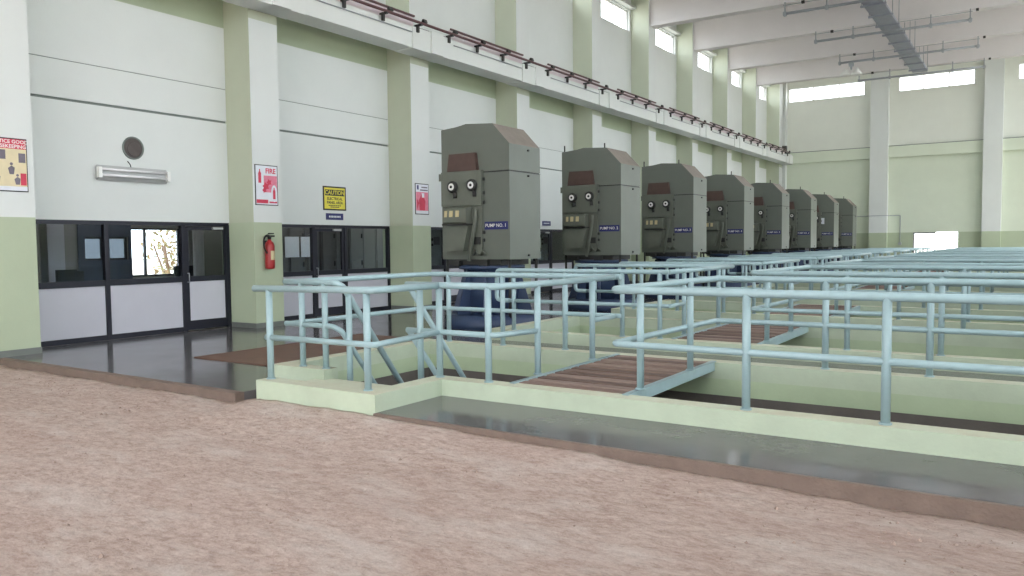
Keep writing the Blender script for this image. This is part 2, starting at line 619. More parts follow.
def left_loop(k):
    """railing around the part of a pit left of its footbridge (k >= 1), in pit space"""
    c0, c1, c2, c3 = PITS[1]
    y0, y1 = 0.1, (c2 + c3) / 2 - c0
    path = lambda z: rounded([(BXL, y0, z), (BXL, y1, z)])
    tops, mids = [], []
    # end loop: top rail bends down into the mid rail
    for y, xl in ((y0, 5.96), (y1, 5.86)):
        tops.append(rounded([(BXL - 0.0, y, RT), (xl, y, RT), (xl, y, RM), (xl + 0.25, y, RM)], 0.08))
        mids.append([(xl + 0.2, y, RM), (BXL, y, RM)])
    tops.append([(BXL, y0 - 0.02, RT), (BXL, y1 + 0.02, RT)])
    mids.append([(BXL, y0, RM), (BXL, y0 + 0.6, RM)])
    mids.append([(BXL, y1 - 0.75, RM), (BXL, y1, RM)])
    posts = [(x, y, CZ, RT) for y in (y0, y1) for x in (6.3, 7.3, 8.3)]
    posts += [(BXL, y0 + 0.6, 0.187, RT), (BXL, y1 - 0.75, 0.187, RT)]
    posts += [(BXL - 0.15, y0, CZ, RT)]
    return tops, mids, posts


def right_loop(c):
    c0, c1, c2, c3 = c
    y0, y1 = 0.1, (c2 + c3) / 2 - c0
    tops, mids = [], []
    xr = 16.3
    tops.append(rounded([(xr, y0, RT), (10.29, y0, RT), (BXR - 0.03, y1, RT), (xr, y1, RT)], 0.09))
    mids.append(rounded([(xr, y0, RM), (10.29, y0, RM), (BXR - 0.03, y1, RM), (xr, y1, RM)], 0.09))
    posts = [(11.56 + 1.1 * i, y0, CZ, RT) for i in range(5)] + [(11.66 + 1.05 * i, y1, CZ, RT) for i in range(5)]
    posts += [(10.41, y0 + 0.37, 0.187, RT), (10.41, y0 + 1.72, 0.187, RT)]
    return tops, mids, posts


# nearest pit: left part wraps the stair landing
yA, yB, yF, xJ = 6.80, 9.42, 5.78, 8.2
xw = 5.95
tops = [rounded([(6.42, yF, RT - 0.02), (xJ, yF, RT), (xJ, yA - 0.02, RT)], 0.06),
        [(7.74, yA, RT), (BXL - 0.2, yA, RT)],
        rounded([(BXL - 0.26, yA, RT), (BXL - 0.14, yA, RT), (BXL, 7.3, RT), (BXL, yB - 0.1, RT)], 0.1)]
mids = [rounded([(6.6, yF, 0.63), (xJ, yF, 0.64), (xJ, yA - 0.02, RM)], 0.06),
        [(7.74, yA, RM), (BXL - 0.2, yA, RM)],
        rounded([(BXL - 0.2, yA, RM), (BXL - 0.14, yA, RM), (BXL, 7.4, RM)], 0.1),
        [(BXL, 8.72, RM), (BXL, yB - 0.1, RM)],
        [(7.76, yA, RT), (7.76, 8.85, RT - 2.42)], [(7.76, yA, RM), (7.76, 8.45, RM - 1.95)]]
posts = [(6.66, yF, CZ, RT - 0.02), (xJ - 0.12, yF + 0.02, CZ, RT), (xJ, yA, CZ, RT), (7.93, yA, 0.06, RT), (BXL - 0.22, yA, CZ, RT),
         (BXL, 7.43, 0.187, RT), (BXL, 8.72, 0.187, RT)]
off = lambda ps, o: [tuple(a - b for a, b in zip(p, o)) for p in ps]
O = (8.2, yA, 0)
railing('railing', 'light blue pipe railing around the stair landing and along the nearest curb', O,
        [off(p, O) for p in tops], [off(p, O) for p in mids], [(x - O[0], y - O[1], a, b) for x, y, a, b in posts], G)
tops = [rounded([(5.97, 6.6, RT + 0.01), (6.84, 6.6, RT + 0.01), (6.9, 6.66, RT - 0.04), (6.9, 8.6, RT - 2.57)], 0.035),
        rounded([(xw, 6.62, RT), (xw, yB, RT), (BXL + 0.05, yB, RT)], 0.08)]
mids = [rounded([(5.97, 6.6, RM + 0.01), (6.78, 6.6, RM + 0.01), (6.86, 6.66, RM - 0.05), (6.86, 8.3, RM - 2.2)], 0.035),
        rounded([(xw, 6.62, RM), (xw, yB, RM), (BXL + 0.05, yB, RM)], 0.08)]
posts = [(6.26, 6.6, CZ, RT), (6.65, 6.6, CZ, RT), (6.9, 6.74, -0.18, 1.04), (6.3, yB, CZ, RT), (7.27, yB, CZ, RT), (8.29, yB, CZ, RT)]
O = (6.1, 8.0, 0)
railing('railing', 'light blue pipe railing left and behind the stair opening of the nearest pit', O,
        [off(p, O) for p in tops], [off(p, O) for p in mids], [(x - O[0], y - O[1], a, b) for x, y, a, b in posts], G)
t, md, ps = right_loop(PITS[0])
railing('railing', 'light blue pipe railing right of the footbridge around the nearest pit', (0, PITS[0][0], 0), t, md, ps, G)
t, md, ps = left_loop(1)
LL = railing('railing', 'light blue pipe railing left of the footbridge around the second pit', (0, PITS[1][0], 0), t, md, ps, G)
t, md, ps = right_loop(PITS[1])
RR = railing('railing', 'light blue pipe railing right of the footbridge around the second pit', (0, PITS[1][0], 0), t, md, ps, G)
for k in range(2, 9):
    for src, side in ((LL, 'left'), (RR, 'right')):
        c = copy_tree(src)
        c.location.y = PITS[k][0]
        c['label'] = 'light blue pipe railing %s of the footbridge around the %s pit' % (side, ORD[k])

# ------------------------------------------------------------------ footbridges
def bridge(c, label):
    c0, c1, c2, c3 = c
    r = thing('footbridge', label, 'footbridge', (9.75, c1, 0.0), 'slatted footbridges over the pits')
    w = c2 - c1
    for sx in (-1, 1):
        x = sx * 0.66
        MB().box(x - 0.012, x + 0.012, -0.06, w + 0.06, 0.075, 0.185).box(x - 0.05 * (sx > 0), x + 0.05 * (sx < 0), -0.06, w + 0.06, 0.075, 0.088) \
            .box(x - 0.05 * (sx > 0), x + 0.05 * (sx < 0), -0.06, w + 0.06, 0.172, 0.185).build('side_channel', 'rail', r)
    n = 13 if w < 2.6 else 15
    p = (w + 0.04) / n
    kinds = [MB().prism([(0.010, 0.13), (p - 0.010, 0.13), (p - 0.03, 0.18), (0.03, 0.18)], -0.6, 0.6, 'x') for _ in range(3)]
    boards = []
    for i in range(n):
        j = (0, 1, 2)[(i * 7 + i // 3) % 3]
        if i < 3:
            o = kinds[i].build('slat', ('grating', 'grating_light', 'grating_shade')[i], r, (0, -0.02 + i * p, 0))
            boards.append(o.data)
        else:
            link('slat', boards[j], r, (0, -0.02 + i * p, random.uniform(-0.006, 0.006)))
    for y in (0.4, w / 2, w - 0.4):
        MB().box(-0.64, 0.64, y - 0.03, y + 0.03, 0.08, 0.129).build('cross_bar', 'pump_dark', r)
    return r


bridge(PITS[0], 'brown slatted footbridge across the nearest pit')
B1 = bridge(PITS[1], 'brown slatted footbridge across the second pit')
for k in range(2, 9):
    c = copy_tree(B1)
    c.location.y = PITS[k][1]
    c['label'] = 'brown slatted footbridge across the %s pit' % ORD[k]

# ------------------------------------------------------------------ left wall
PART = (0, 1, 2, 3)       # bays with glazed partitions
root = MB()
for k in range(-3, 10):
    y0, y1 = CY(k) + COLW, min(CY(k + 1), Y1)
    if k == 9:
        y0 = CY(9) + COLW
    a, b = y0 + 0.14, y1 - 0.14
    if k == 9:
        root.box(-0.25, 0, y0, y1, 0, 12)
        continue
    root.box(-0.25, 0, y0, y1, 6.7, 9.98)
    root.box(-0.25, 0, y0, y1, 10.80, 12)
    root.box(-0.25, 0, y0, a, 9.98, 10.80)
    root.box(-0.25, 0, b, y1, 9.98, 10.80)
    root.box(-0.25, 0.22, y0, y1, 10.84, 10.92)           # hood over the window
wl = struct(root.build('wall_left', 'wall_white'), 'tall pale left wall above the crane beam with high windows', 'wall')
for k in range(-3, 9):
    y0, y1 = CY(k) + COLW, CY(k + 1)
    if k not in PART:
        bx('wall_panel', -0.25, 0, y0, y1, 0, 2.1, 'dado', wl)
    bx('wall_panel', -0.25, 0, y0, y1, 2.1, 4.085, 'wall_white', wl)
    bx('groove', -0.25, -0.035, y0, y1, 4.085, 4.13, 'gap', wl)
    bx('wall_panel', -0.25, 0, y0, y1, 4.13, 4.752, 'wall_white', wl)
    bx('groove', -0.25, -0.015, y0, y1, 4.752, 4.766, 'gap', wl)
    bx('wall_panel', -0.25, 0, y0, y1, 4.766, 5.965, 'wall_white', wl)
    bx('wall_panel', -0.25, 0.0, y0, y1, 5.965, 6.7, 'band_green', wl)
# columns
colmesh = None
for k in range(-3, 10):
    if colmesh is None:
        mb = MB()
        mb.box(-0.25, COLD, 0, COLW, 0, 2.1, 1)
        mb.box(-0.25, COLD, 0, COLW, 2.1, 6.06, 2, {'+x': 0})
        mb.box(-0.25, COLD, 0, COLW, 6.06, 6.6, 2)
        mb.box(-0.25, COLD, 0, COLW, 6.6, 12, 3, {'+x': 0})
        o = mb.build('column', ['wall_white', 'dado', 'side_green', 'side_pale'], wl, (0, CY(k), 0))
        colmesh = o.data
    else:
        link('column', colmesh, wl, (0, CY(k), 0))
# skirting
mb = MB()
for k in range(-3, 10):
    y = CY(k)
    mb.box(0, COLD + 0.012, y - 0.012, y + COLW + 0.012, 0, 0.1)
    if k not in PART and k < 9:
        mb.box(0, 0.012, y + COLW, CY(k + 1), 0, 0.1)
struct(mb.build('baseboard_left', 'skirting'), 'dark grey skirting along the left wall', 'skirting')

# high windows, left wall
wi = 0
def high_window(y0, y1, x, sgn, label):
    global wi
    wi += 1
    r = struct(thing('window_%d' % wi, label, 'window', (x, y0, 9.98)))
    w = y1 - y0
    mb = MB()
    for a, b, c, d in ((0, w, 0, 0.05), (0, w, 0.77, 0.82), (0, 0.05, 0, 0.82), (w - 0.05, w, 0, 0.82)):
        mb.box(-0.03, 0.03, a, b, c, d)
    mb.build('window_frame', 'white', r)
    for i in range(1, 3):
        bx('mullion', -0.02, 0.02, w * i / 3 - 0.02, w * i / 3 + 0.02, 0.05, 0.77, 'white', r)
    for i in range(3):
        bx('pane', -0.004, 0.004, w * i / 3 + 0.02, w * (i + 1) / 3 - 0.02, 0.05, 0.77, 'glass_clear', r)
    return r


for k in range(-3, 9):
    high_window(CY(k) + COLW + 0.14, CY(k + 1) - 0.14, -0.14, 1, 'high strip window in bay %d of the left wall counted from the entrance' % (k + 4))

# crane beam on the left wall
gb = MB()
gb.box(0.70, 1.28, Y0, Y1, 6.26, 6.74)
gbo = struct(gb.build('trim_1', 'beam_white'), 'white crane beam running along the left columns', 'crane beam')
bm = None
for k in range(-2, 10):
    if bm is None:
        o = MB().box(0.74, 1.32, -0.55, 0.95, 6.235, 6.74).box(0.74, 1.37, 0.1, 0.55, 6.235, 6.76).build('bearing_block', 'beam_white', gbo, (0, CY(k), 0))
        bm = o.data
    else:
        link('bearing_block', bm, gbo, (0, CY(k), 0))
# crane rail and conductor bars
cr = thing('crane_rail', 'steel crane rail on top of the white beam', 'crane rail', (1.0, 20, 6.74))
MB().prism([(-0.06, 0), (0.06, 0), (0.06, 0.015), (0.012, 0.025), (0.012, 0.09), (0.035, 0.10), (0.035, 0.13), (-0.035, 0.13), (-0.035, 0.10), (-0.012, 0.09), (-0.012, 0.025), (-0.06, 0.015)], Y0 - 20, 49.2 - 20, 'y').build('rail_section', 'pump_dark', cr)
MB().box(-0.12, 0.12, 48.9 - 20, 49.15 - 20, 0, 0.55).build('end_stop', 'pump_dark', cr)
cb = thing('conductor_bar', 'brown power conductor bar on brackets along the crane beam', 'conductor bar', (1.38, 20, 6.74))
MB().tube([(0.04, Y0 - 20, 0.09), (0.04, 48.5 - 20, 0.09)], 0.035, 8).build('bar', 'brown_rail', cb)
brm = None
y = Y0 + 0.6
while y < 48.4:
    if brm is None:
        o = MB().box(-0.12, 0.1, -0.03, 0.03, 0.02, 0.06).box(-0.06, -0.01, -0.035, 0.035, -0.12, 0.06).prism([(-0.02, 0.12), (0.09, 0.12), (0.06, 0.2), (0.02, 0.2)], 0.1, 0.22).build('bracket', 'pump_dark', cb, (0, y - 20, 0))
        brm = o.data
    else:
        link('bracket', brm, cb, (0, y - 20, 0))
    y += 1.2
cg = thing('guard_bar', 'dark upper guard bars over the conductor with pink backing', 'guard bar', (1.2, 20, 6.74))
for k in range(-2, 9):
    a, b = CY(k) + 1.05 - 20, CY(k + 1) - 0.35 - 20
    MB().box(-0.02, 0.02, a, b, 0.27, 0.31).build('guard_strip', 'brown_rail', cg)
    MB().box(-0.06, -0.04, a, b, 0.02, 0.28).build('backing', 'pink', cg)
    MB().tube([(0.10, a, -0.13), (0.10, b, -0.13)], 0.014, 6).build('conduit', 'steel', cg)

# ------------------------------------------------------------------ glazed partitions in the lower wall
def partition(k, panels, door, label):
    """panels: list of (y0, y1); door: (y0, y1)"""
    y0, y1 = CY(k) + COLW, CY(k + 1)
    r = thing('glazed_partition', label, 'partition', (0, y0, 0), 'dark framed glazed partitions in the left wall')
    L = lambda y: y - y0
    xf0, xf1 = -0.09, -0.02
    fr = lambda nm, a, b, c, d, par=r, x0=xf0, x1=xf1, mt='frame': bx(nm, x0, x1, a, b, c, d, mt, par)
    fr('head_rail', 0, L(y1), 2.03, 2.1)
    fr('sill', 0, L(door[0]), 0, 0.09) if door[0] - y0 > 0.1 else None
    if y1 - door[1] > 0.1:
        fr('sill', L(door[1]), L(y1), 0, 0.09)
    for a, b in panels:
        fr('middle_rail', L(a), L(b), 0.955, 1.06)
        fr('panel', L(a) + 0.03, L(b) - 0.03, 0.09, 0.955, r, -0.065, -0.045, 'panel_grey')
        fr('pane', L(a) + 0.03, L(b) - 0.03, 1.06, 2.03, r, -0.058, -0.052, 'glass')
    ms = sorted({round(v, 3) for p in panels for v in p} | {round(door[0], 3), round(door[1], 3)})
    for v in ms:
        c = min(max(v, y0 + 0.035), y1 - 0.035)
        fr('mullion', L(c) - 0.04, L(c) + 0.04, 0, 2.06, r, xf0 - 0.01, xf1 + 0.01)
    d0, d1 = L(door[0]) + 0.045, L(door[1]) - 0.045
    d = MB()
    for a, b, c, e in ((d0, d0 + 0.07, 0.02, 2.02), (d1 - 0.07, d1, 0.02, 2.02), (d0 + 0.07, d1 - 0.07, 0.02, 0.2), (d0 + 0.07, d1 - 0.07, 0.955, 1.06), (d0 + 0.07, d1 - 0.07, 1.95, 2.02)):
        d.box(-0.08, -0.03, a, b, c, e)
    do = d.build('door', 'frame', r)
    fr('panel', d0 + 0.07, d1 - 0.07, 0.2, 0.955, do, -0.065, -0.045, 'panel_grey')
    fr('pane', d0 + 0.07, d1 - 0.07, 1.06, 1.95, do, -0.058, -0.052, 'glass')
    fr('closer', d1 - 0.35, d1 - 0.12, 1.965, 2.01, do, -0.03, 0.02, 'lamp_grey')
    MB().tube([(-0.03, d0 + 0.035, 0.95), (0.02, d0 + 0.035, 0.95), (0.02, d0 + 0.035, 1.12), (-0.03, d0 + 0.035, 1.12)], 0.01, 6).build('handle', 'steel', do)
    return r


partition(0, [(6.27, 7.816), (7.816, 9.33)], (9.33, 10.37), 'dark framed glazed office partition left of the fire extinguisher')
names = {1: 'dark framed glazed partition under the yellow caution sign', 2: 'dark framed glazed partition mostly hidden behind the first pump', 3: 'dark framed glazed partition seen between the first and second pumps'}
for k in (1, 2, 3):
    s = CY(k) + COLW
    partition(k, [(s, s + 1.56), (s + 2.56, CY(k + 1))], (s + 1.56, s + 2.56), names[k])

# ------------------------------------------------------------------ room behind the partitions
RX = -4.0
mb = MB()
H = 2.9
mb.box(RX - 0.15, RX, 4.0, 10.68, 0, 0.94).box(RX - 0.15, RX, 10.68, 11.96, 0, 0.94).box(RX - 0.15, RX, 11.96, 26, 0, H)
mb.box(RX - 0.15, RX, 4.0, 11.96, 2.08, H)
mb.box(RX - 0.15, RX, 4.0, 9.58, 0.94, 2.08).box(RX - 0.15, RX, 10.03, 10.14, 0.94, 2.08).box(RX - 0.15, RX, 10.6, 10.68, 0.94, 2.08)
mb.box(RX - 0.15, RX, 9.58, 10.6, 0.94, 1.35).box(RX - 0.15, RX, 9.58, 10.6, 1.87, 2.08)
struct(mb.build('wall_office', 'office_wall'), 'grey rear wall of the office seen through the partitions', 'wall')
struct(MB().box(RX, -0.25, 4.0, 26, H, H + 0.1).build('ceiling_office', 'office_wall'), 'office ceiling behind the partitions', 'ceiling')
struct(MB().box(RX - 0.15, 0, 4.0, 26, -0.1, 0.0).build('floor_office', 'office_floor'), 'office floor behind the partitions', 'floor')
struct(MB().box(RX, -0.25, 3.9, 4.0, 0, H).box(RX, -0.25, 26, 26.1, 0, H).build('wall_office_side', 'office_wall'), 'end walls of the office', 'wall')
bl = thing('wall_board', 'dark blue board on the office rear wall around two small dim windows', 'board', (RX + 0.02, 9.43, 0.3))
MB().box(0, 0.03, 0, 0.15, 0, 1.85).box(0, 0.03, 0.6, 0.71, 0, 1.85).box(0, 0.03, 1.17, 1.24, 0, 1.85).box(0, 0.03, 0.15, 1.17, 0, 1.05).box(0, 0.03, 0.15, 1.17, 1.57, 1.85).build('board_sheet', 'office_blue', bl)
def office_window(y0, y1, z0, z1, glass, label, muls=()):
    global wi
    wi += 1
    r = struct(thing('window_%d' % wi, label, 'window', (RX - 0.06, y0, z0)))
    w, h = y1 - y0, z1 - z0
    mb = MB()
    for a, b, c, d in ((0, w, 0, 0.04), (0, w, h - 0.04, h), (0, 0.04, 0, h), (w - 0.04, w, 0, h)):
        mb.box(-0.03, 0.03, a, b, c, d)
    for q in muls:
        mb.box(-0.03, 0.03, q - 0.025, q + 0.025, 0, h)
    mb.build('window_frame', 'frame', r)
    bx('pane', -0.004, 0.004, 0.04, w - 0.04, 0.04, h - 0.04, glass, r)


office_window(9.58, 10.03, 1.35, 1.87, 'glass_frost', 'left one of two small dim windows at the back of the office')
office_window(10.14, 10.6, 1.35, 1.87, 'glass_frost', 'right one of two small dim windows at the back of the office')
office_window(10.68, 11.96, 0.94, 2.08, 'glass_clear', 'large bright window at the back of the office', (0.38,))
# office furniture
c = thing('curtain', 'white curtain hanging beside the bright office window', 'curtain', (RX + 0.1, 12.25, 0.8))
mb = MB()
pts = [(0.03 * math.sin(i * 1.3), i * 0.02) for i in range(16)]
mb.prism([(y, x) for x, y in pts] + [(y, x - 0.01) for x, y in reversed(pts)], 0, 1.3, 'z')
mb.v = [(v[1], v[0], v[2]) for v in mb.v]
mb.f = [list(reversed(q)) for q in mb.f]
mb.build('cloth', 'curtain', c)
MB().tube([(0, -0.1, 1.32), (0, 0.5, 1.32)], 0.012, 8).build('curtain_rod', 'steel', c)
tag(MB().box(-0.15, 0.15, -0.17, 0.17, 0, H).build('office_pillar', 'panel_grey', None, (-3.3, 8.55, 0)), 'pale square pillar inside the office', 'pillar')
def desk(loc, label):
    d = thing('desk', label, 'desk', loc)
    bx('desk_top', -0.35, 0.35, -0.7, 0.7, 0.71, 0.75, 'wood', d)
    for sy in (-1, 1):
        bx('desk_side', -0.32, 0.32, sy * 0.66 - 0.02, sy * 0.66 + 0.02, 0, 0.71, 'wood', d)
    bx('back_panel', -0.33, -0.31, -0.64, 0.64, 0.2, 0.71, 'wood', d)
    return d


desk((-3.0, 11.3, 0), 'brown desk in front of the bright office window')
desk((-1.6, 8.2, 0), 'brown desk behind the left panel of the office partition')
def monitor(loc, label):
    t = thing('computer_monitor', label, 'monitor', loc)
    bx('screen', -0.03, 0.03, -0.24, 0.24, 0.1, 0.44, 'black', t)
    MB().box(-0.02, 0.02, -0.03, 0.03, 0.015, 0.12).box(-0.1, 0.1, -0.12, 0.12, 0, 0.015).build('foot', 'black', t)


monitor((-3.0, 11.35, 0.75), 'black computer monitor against the bright office window')
monitor((-1.6, 8.0, 0.75), 'black computer monitor on the desk behind the left partition panel')
ch = thing('office_chair', 'dark office chair beside the desk in the office', 'chair', (-2.2, 8.35, 0))
MB().box(-0.22, 0.22, -0.22, 0.22, 0.42, 0.5).build('seat', 'black', ch)
MB().box(-0.24, -0.19, -0.2, 0.2, 0.6, 1.2).build('backrest', 'black', ch)
MB().tube([(0, 0, 0.08), (0, 0, 0.42)], 0.03, 8).build('column', 'black', ch)
for i in range(5):
    a = 2 * PI * i / 5
    MB().tube([(0, 0, 0.09), (0.28 * math.cos(a), 0.28 * math.sin(a), 0.03)], 0.02, 6).build('leg', 'black', ch)
# unseen tube lamps added to brighten the office
M['fill_tube'] = bpy.data.materials.new('fill tube')
M['fill_tube'].use_nodes = True
nb_ = M['fill_tube'].node_tree.nodes['Principled BSDF']
nb_.inputs['Emission Color'].default_value = (1, 0.97, 0.92, 1)
nb_.inputs['Emission Strength'].default_value = 45
for x, y, w in ((-2.4, 9.6, 'nearest'), (-0.85, 13.6, 'second'), (-0.85, 16.6, 'third'), (-0.85, 22.6, 'farthest')):
    t = thing('fill_lamp', '%s unseen tube lamp added to light the office behind the partitions' % w, 'lamp', (x, y, H), 'tube lamps added to light the office')
    MB().box(-0.06, 0.06, -0.62, 0.62, -0.06, 0).build('batten', 'white', t)
    MB().tube([(0, -0.6, -0.09), (0, 0.6, -0.09)], 0.02, 8).build('tube', 'fill_tube', t)
# shrub outside the office window
sh = thing('shrub', 'leafy shrub outside seen through the bright office window', 'shrub', (-9.0, 15.1, -0.3))
mb = MB()
for i in range(230):
    a, q = random.uniform(0, 2 * PI), random.uniform(0.2, 1)
    p = Vector((0.9 * q * math.cos(a), 0.9 * q * math.sin(a), random.uniform(0.5, 2.6)))
    u = Vector((random.gauss(0, 1), random.gauss(0, 1), random.gauss(0, 1))).normalized() * 0.11
    w = u.orthogonal().normalized() * 0.05
    b = len(mb.v)
    mb.v += [tuple(p - u), tuple(p + w), tuple(p + u), tuple(p - w)]
    mb.face([b, b + 1, b + 2, b + 3])
mb.build('foliage', 'leaf', sh)['kind'] = 'stuff'
for i in range(6):
    a = i * 1.05
    MB().tube([(0, 0, 0), (0.2 * math.cos(a), 0.2 * math.sin(a), 0.9), (0.55 * math.cos(a), 0.55 * math.sin(a), 2.0)], 0.03, 6).build('stem', 'wood', sh)
# switchgear cabinets
def cabinet(y, mt, label, kind):
    r = thing('electrical_cabinet', label, 'cabinet', (-1.95, y, 0), 'switchgear cabinets behind the partitions')
    w = 0.98
    bx('body', -0.4, 0.4, 0, w, 0, 2.3, mt, r)
    for a, b in ((0.1, 1.22), (1.25, 1.55), (1.58, 2.22)) if kind else ((0.1, 0.8), (0.83, 1.5), (1.53, 2.22)):
        d = MB().box(0.4, 0.425, 0.03, w / 2 - 0.01, a, b).build('door', mt, r)
        bx('handle', 0.425, 0.45, w / 2 - 0.08, w / 2 - 0.05, (a + b) / 2 - 0.06, (a + b) / 2 + 0.06, 'black', d)
        d = MB().box(0.4, 0.425, w / 2 + 0.01, w - 0.03, a, b).build('door', mt, r)
    if kind:
        bx('meter', 0.425, 0.45, 0.62, 0.86, 1.62, 1.86, 'cabinet_dark', r)
        for q in (1.62, 1.78):
            MB().lathe([(0.04, 0.42), (0.04, 0.45)], (0, 0.52, q), 'x', 12).build('knob', 'black', r)
    return r


cabinet(12.25, 'cabinet_dark', 'dark grey switchgear cabinet behind the left pane under the caution sign', 0)
cabinet(13.25, 'cabinet_dark', 'dark grey switchgear cabinet with two paper sheets behind the left pane', 0)
cabinet(14.3, 'cabinet_dark', 'dark grey switchgear cabinet behind the glass door under the caution sign', 0)
cabinet(15.3, 'cabinet', 'grey switchgear cabinet with plain doors behind the right pane', 0)
cabinet(16.3, 'cabinet', 'grey switchgear cabinet with a square meter behind the right pane', 1)
for kk, w in ((18.2, 'left of'), (19.2, 'right behind'), (23.6, 'in the gap after'), (24.6, 'farthest along in the gap after')):
    cabinet(kk, 'cabinet', 'grey switchgear cabinet glimpsed through glass %s the first pump' % w, 1)
for y0, y1, w in ((13.08, 13.52, 'left'), (13.58, 14.08, 'right')):
    tag(bx('paper_sheet', -1.499, -1.494, y0, y1, 1.35, 1.85, 'paper'), '%s one of two white sheets posted on the dark cabinet' % w, 'paper')

# ------------------------------------------------------------------ things on the left wall
# vent opening
v = thing('wall_vent', 'round dark ventilation opening above the tube lamp', 'vent', (0, 8.36, 3.41))
MB().lathe([(0.205, -0.0), (0.205, 0.02), (0.18, 0.02), (0.18, 0.002)], n=28, axis='x').build('rim', 'gap', v)
MB().lathe([(0.18, 0.003), (0.18, 0.006)], n=28, axis='x').build('opening', 'vent', v)
MB().lathe([(0.13, 0.006), (0.12, 0.01)], (0, 0.02, -0.02), n=24, axis='x').build('shutter_disc', 'vent', v)
# tube lamp
lp = thing('tube_lamp', 'twin tube lamp with white reflector on the wall above the office partition', 'lamp', (0, 8.31, 2.93))
MB().prism([(0.004, 0.08), (0.05, 0.13), (0.10, 0.06), (0.10, -0.06), (0.05, -0.13), (0.0, -0.10)], -0.66, 0.66, 'y').build('reflector', 'lamp_grey', lp)
for z in (0.055, -0.045):
    MB().tube([(0.135, -0.62, z), (0.135, 0.62, z)], 0.022, 10).build('tube', 'tube', lp)
for sy in (-1, 1):
    MB().box(0.09, 0.16, sy * 0.65 - 0.03, sy * 0.65 + 0.03, -0.09, 0.09).build('lamp_holder', 'white', lp)
MB().tube([(0.01, 0.0, 0.12), (0.03, -0.03, 0.18), (0.0, -0.06, 0.24)], 0.008, 6).build('cable', 'black', lp)

# fire extinguisher on the column
fe = thing('fire_extinguisher', 'red fire extinguisher with black hose on the green column', 'fire extinguisher', (COLD + 0.1, 10.66, 1.17))
MB().lathe([(0.05, 0.0), (0.082, 0.01), (0.085, 0.04), (0.085, 0.40), (0.07, 0.46), (0.035, 0.49), (0.03, 0.52)], n=20).build('cylinder', 'red', fe)
MB().prism([(0.0868 * math.cos(t), 0.0868 * math.sin(t)) for t in [-0.5 + i * 0.15 for i in range(10)]] + [(0.084 * math.cos(t), 0.084 * math.sin(t)) for t in [0.85 - i * 0.15 for i in range(10)]], 0.16, 0.32, 'z').build('instruction_label', 'tan', fe)
MB().lathe([(0.03, 0.52), (0.035, 0.56)], n=12).box(-0.02, 0.02, -0.05, 0.10, 0.56, 0.59).box(-0.015, 0.015, -0.02, 0.09, 0.61, 0.63).build('valve', 'black', fe)
MB().tube(rounded([(0.02, 0, 0.57), (0.05, -0.10, 0.60), (0.05, -0.17, 0.52), (0.05, -0.16, 0.36), (0.05, -0.10, 0.28)], 0.05), 0.014, 8).build('hose', 'black', fe)
MB().box(-0.0877, -0.075, -0.04, 0.04, 0.1, 0.5).build('wall_bracket', 'black', fe)
fe.scale = (1.14, 1.14, 1.14)

def poster(name, label, cat, x, y0, y1, z0, z1, frame_mt='black'):
    r = thing(name, label, cat, (x, (y0 + y1) / 2, (z0 + z1) / 2))
    w, h = (y1 - y0) / 2, (z1 - z0) / 2
    bx('backing', 0, 0.012, -w, w, -h, h, frame_mt, r)
    def patch(nm, a, b, c, d, mt, lift=0):
        return bx(nm, 0.012, 0.014 + 0.001 * lift, a * w, b * w, c * h, d * h, mt, r)
    return r, patch, w, h


# housekeeping poster
r, P, w, h = poster('safety_poster', 'cream housekeeping safety poster with red header at the left edge', 'poster', COLD, 5.62, 6.18, 2.48, 3.28)
P('print_ground', -0.95, 0.95, -0.96, 0.96, 'poster_cream')
P('print_header', -0.95, 0.95, 0.60, 0.96, 'poster_red', 1)
text('PRACTICE GOOD', 0.075, 'white', r, (0.016, 0, 0.345), '+x', bold=0.001)
text('HOUSEKEEPING', 0.075, 'white', r, (0.016, 0, 0.275), '+x', bold=0.001)
P('print_shelf', -0.9, -0.1, 0.2, 0.55, 'poster_grey', 1)
P('print_shelf', 0.55, 0.9, 0.1, 0.45, 'poster_grey', 1)
for cy, cz, s in ((0.05, -0.06, 1.0), (0.13, -0.22, 0.9), (-0.15, -0.2, 0.9)):
    MB().prism([(cy - 0.03 * s, cz - 0.08 * s), (cy + 0.03 * s, cz - 0.08 * s), (cy + 0.045 * s, cz + 0.02 * s), (cy, cz + 0.05 * s), (cy - 0.05 * s, cz + 0.01 * s)], 0.014, 0.016, 'x').build('print_figure', 'poster_grey', r)
    MB().lathe([(0.022 * s, 0.014), (0.022 * s, 0.016)], (0, cy, cz + 0.075 * s), 'x', 10).build('print_head', 'poster_grey', r)
P('print_block', 0.62, 0.92, -0.75, -0.3, 'poster_red', 1)
P('print_footer', -0.95, 0.95, -0.96, -0.8, 'paper', 1)
# fire poster
r, P, w, h = poster('fire_poster', 'pink and white fire poster on the column above the extinguisher', 'poster', COLD, 10.42, 10.98, 2.44, 3.24)
P('print_ground', -0.94, 0.94, -0.96, 0.96, 'paper')
P('print_field', -0.25, 0.92, -0.35, 0.48, 'poster_pink', 1)
text('FIRE', 0.14, 'poster_red', r, (0.016, 0.1, 0.28), '+x', bold=0.004)
for a, c, s in ((-0.17, 0.17, 1.0), (0.18, -0.16, 0.85)):
    MB().prism([(a + 0.09 * s * math.cos(t * PI / 8), c + 0.2 * s * math.sin(t * PI / 8)) for t in range(16)], 0.014, 0.0165, 'x').build('print_oval', 'paper', r)
    MB().prism([(a - 0.035 * s, c - 0.13 * s), (a + 0.035 * s, c - 0.13 * s), (a + 0.035 * s, c + 0.06 * s), (a + 0.012, c + 0.1 * s), (a + 0.012, c + 0.14 * s), (a - 0.012, c + 0.14 * s), (a - 0.012, c + 0.1 * s), (a - 0.035 * s, c + 0.06 * s)], 0.0165, 0.018, 'x').build('print_extinguisher', 'poster_red', r)
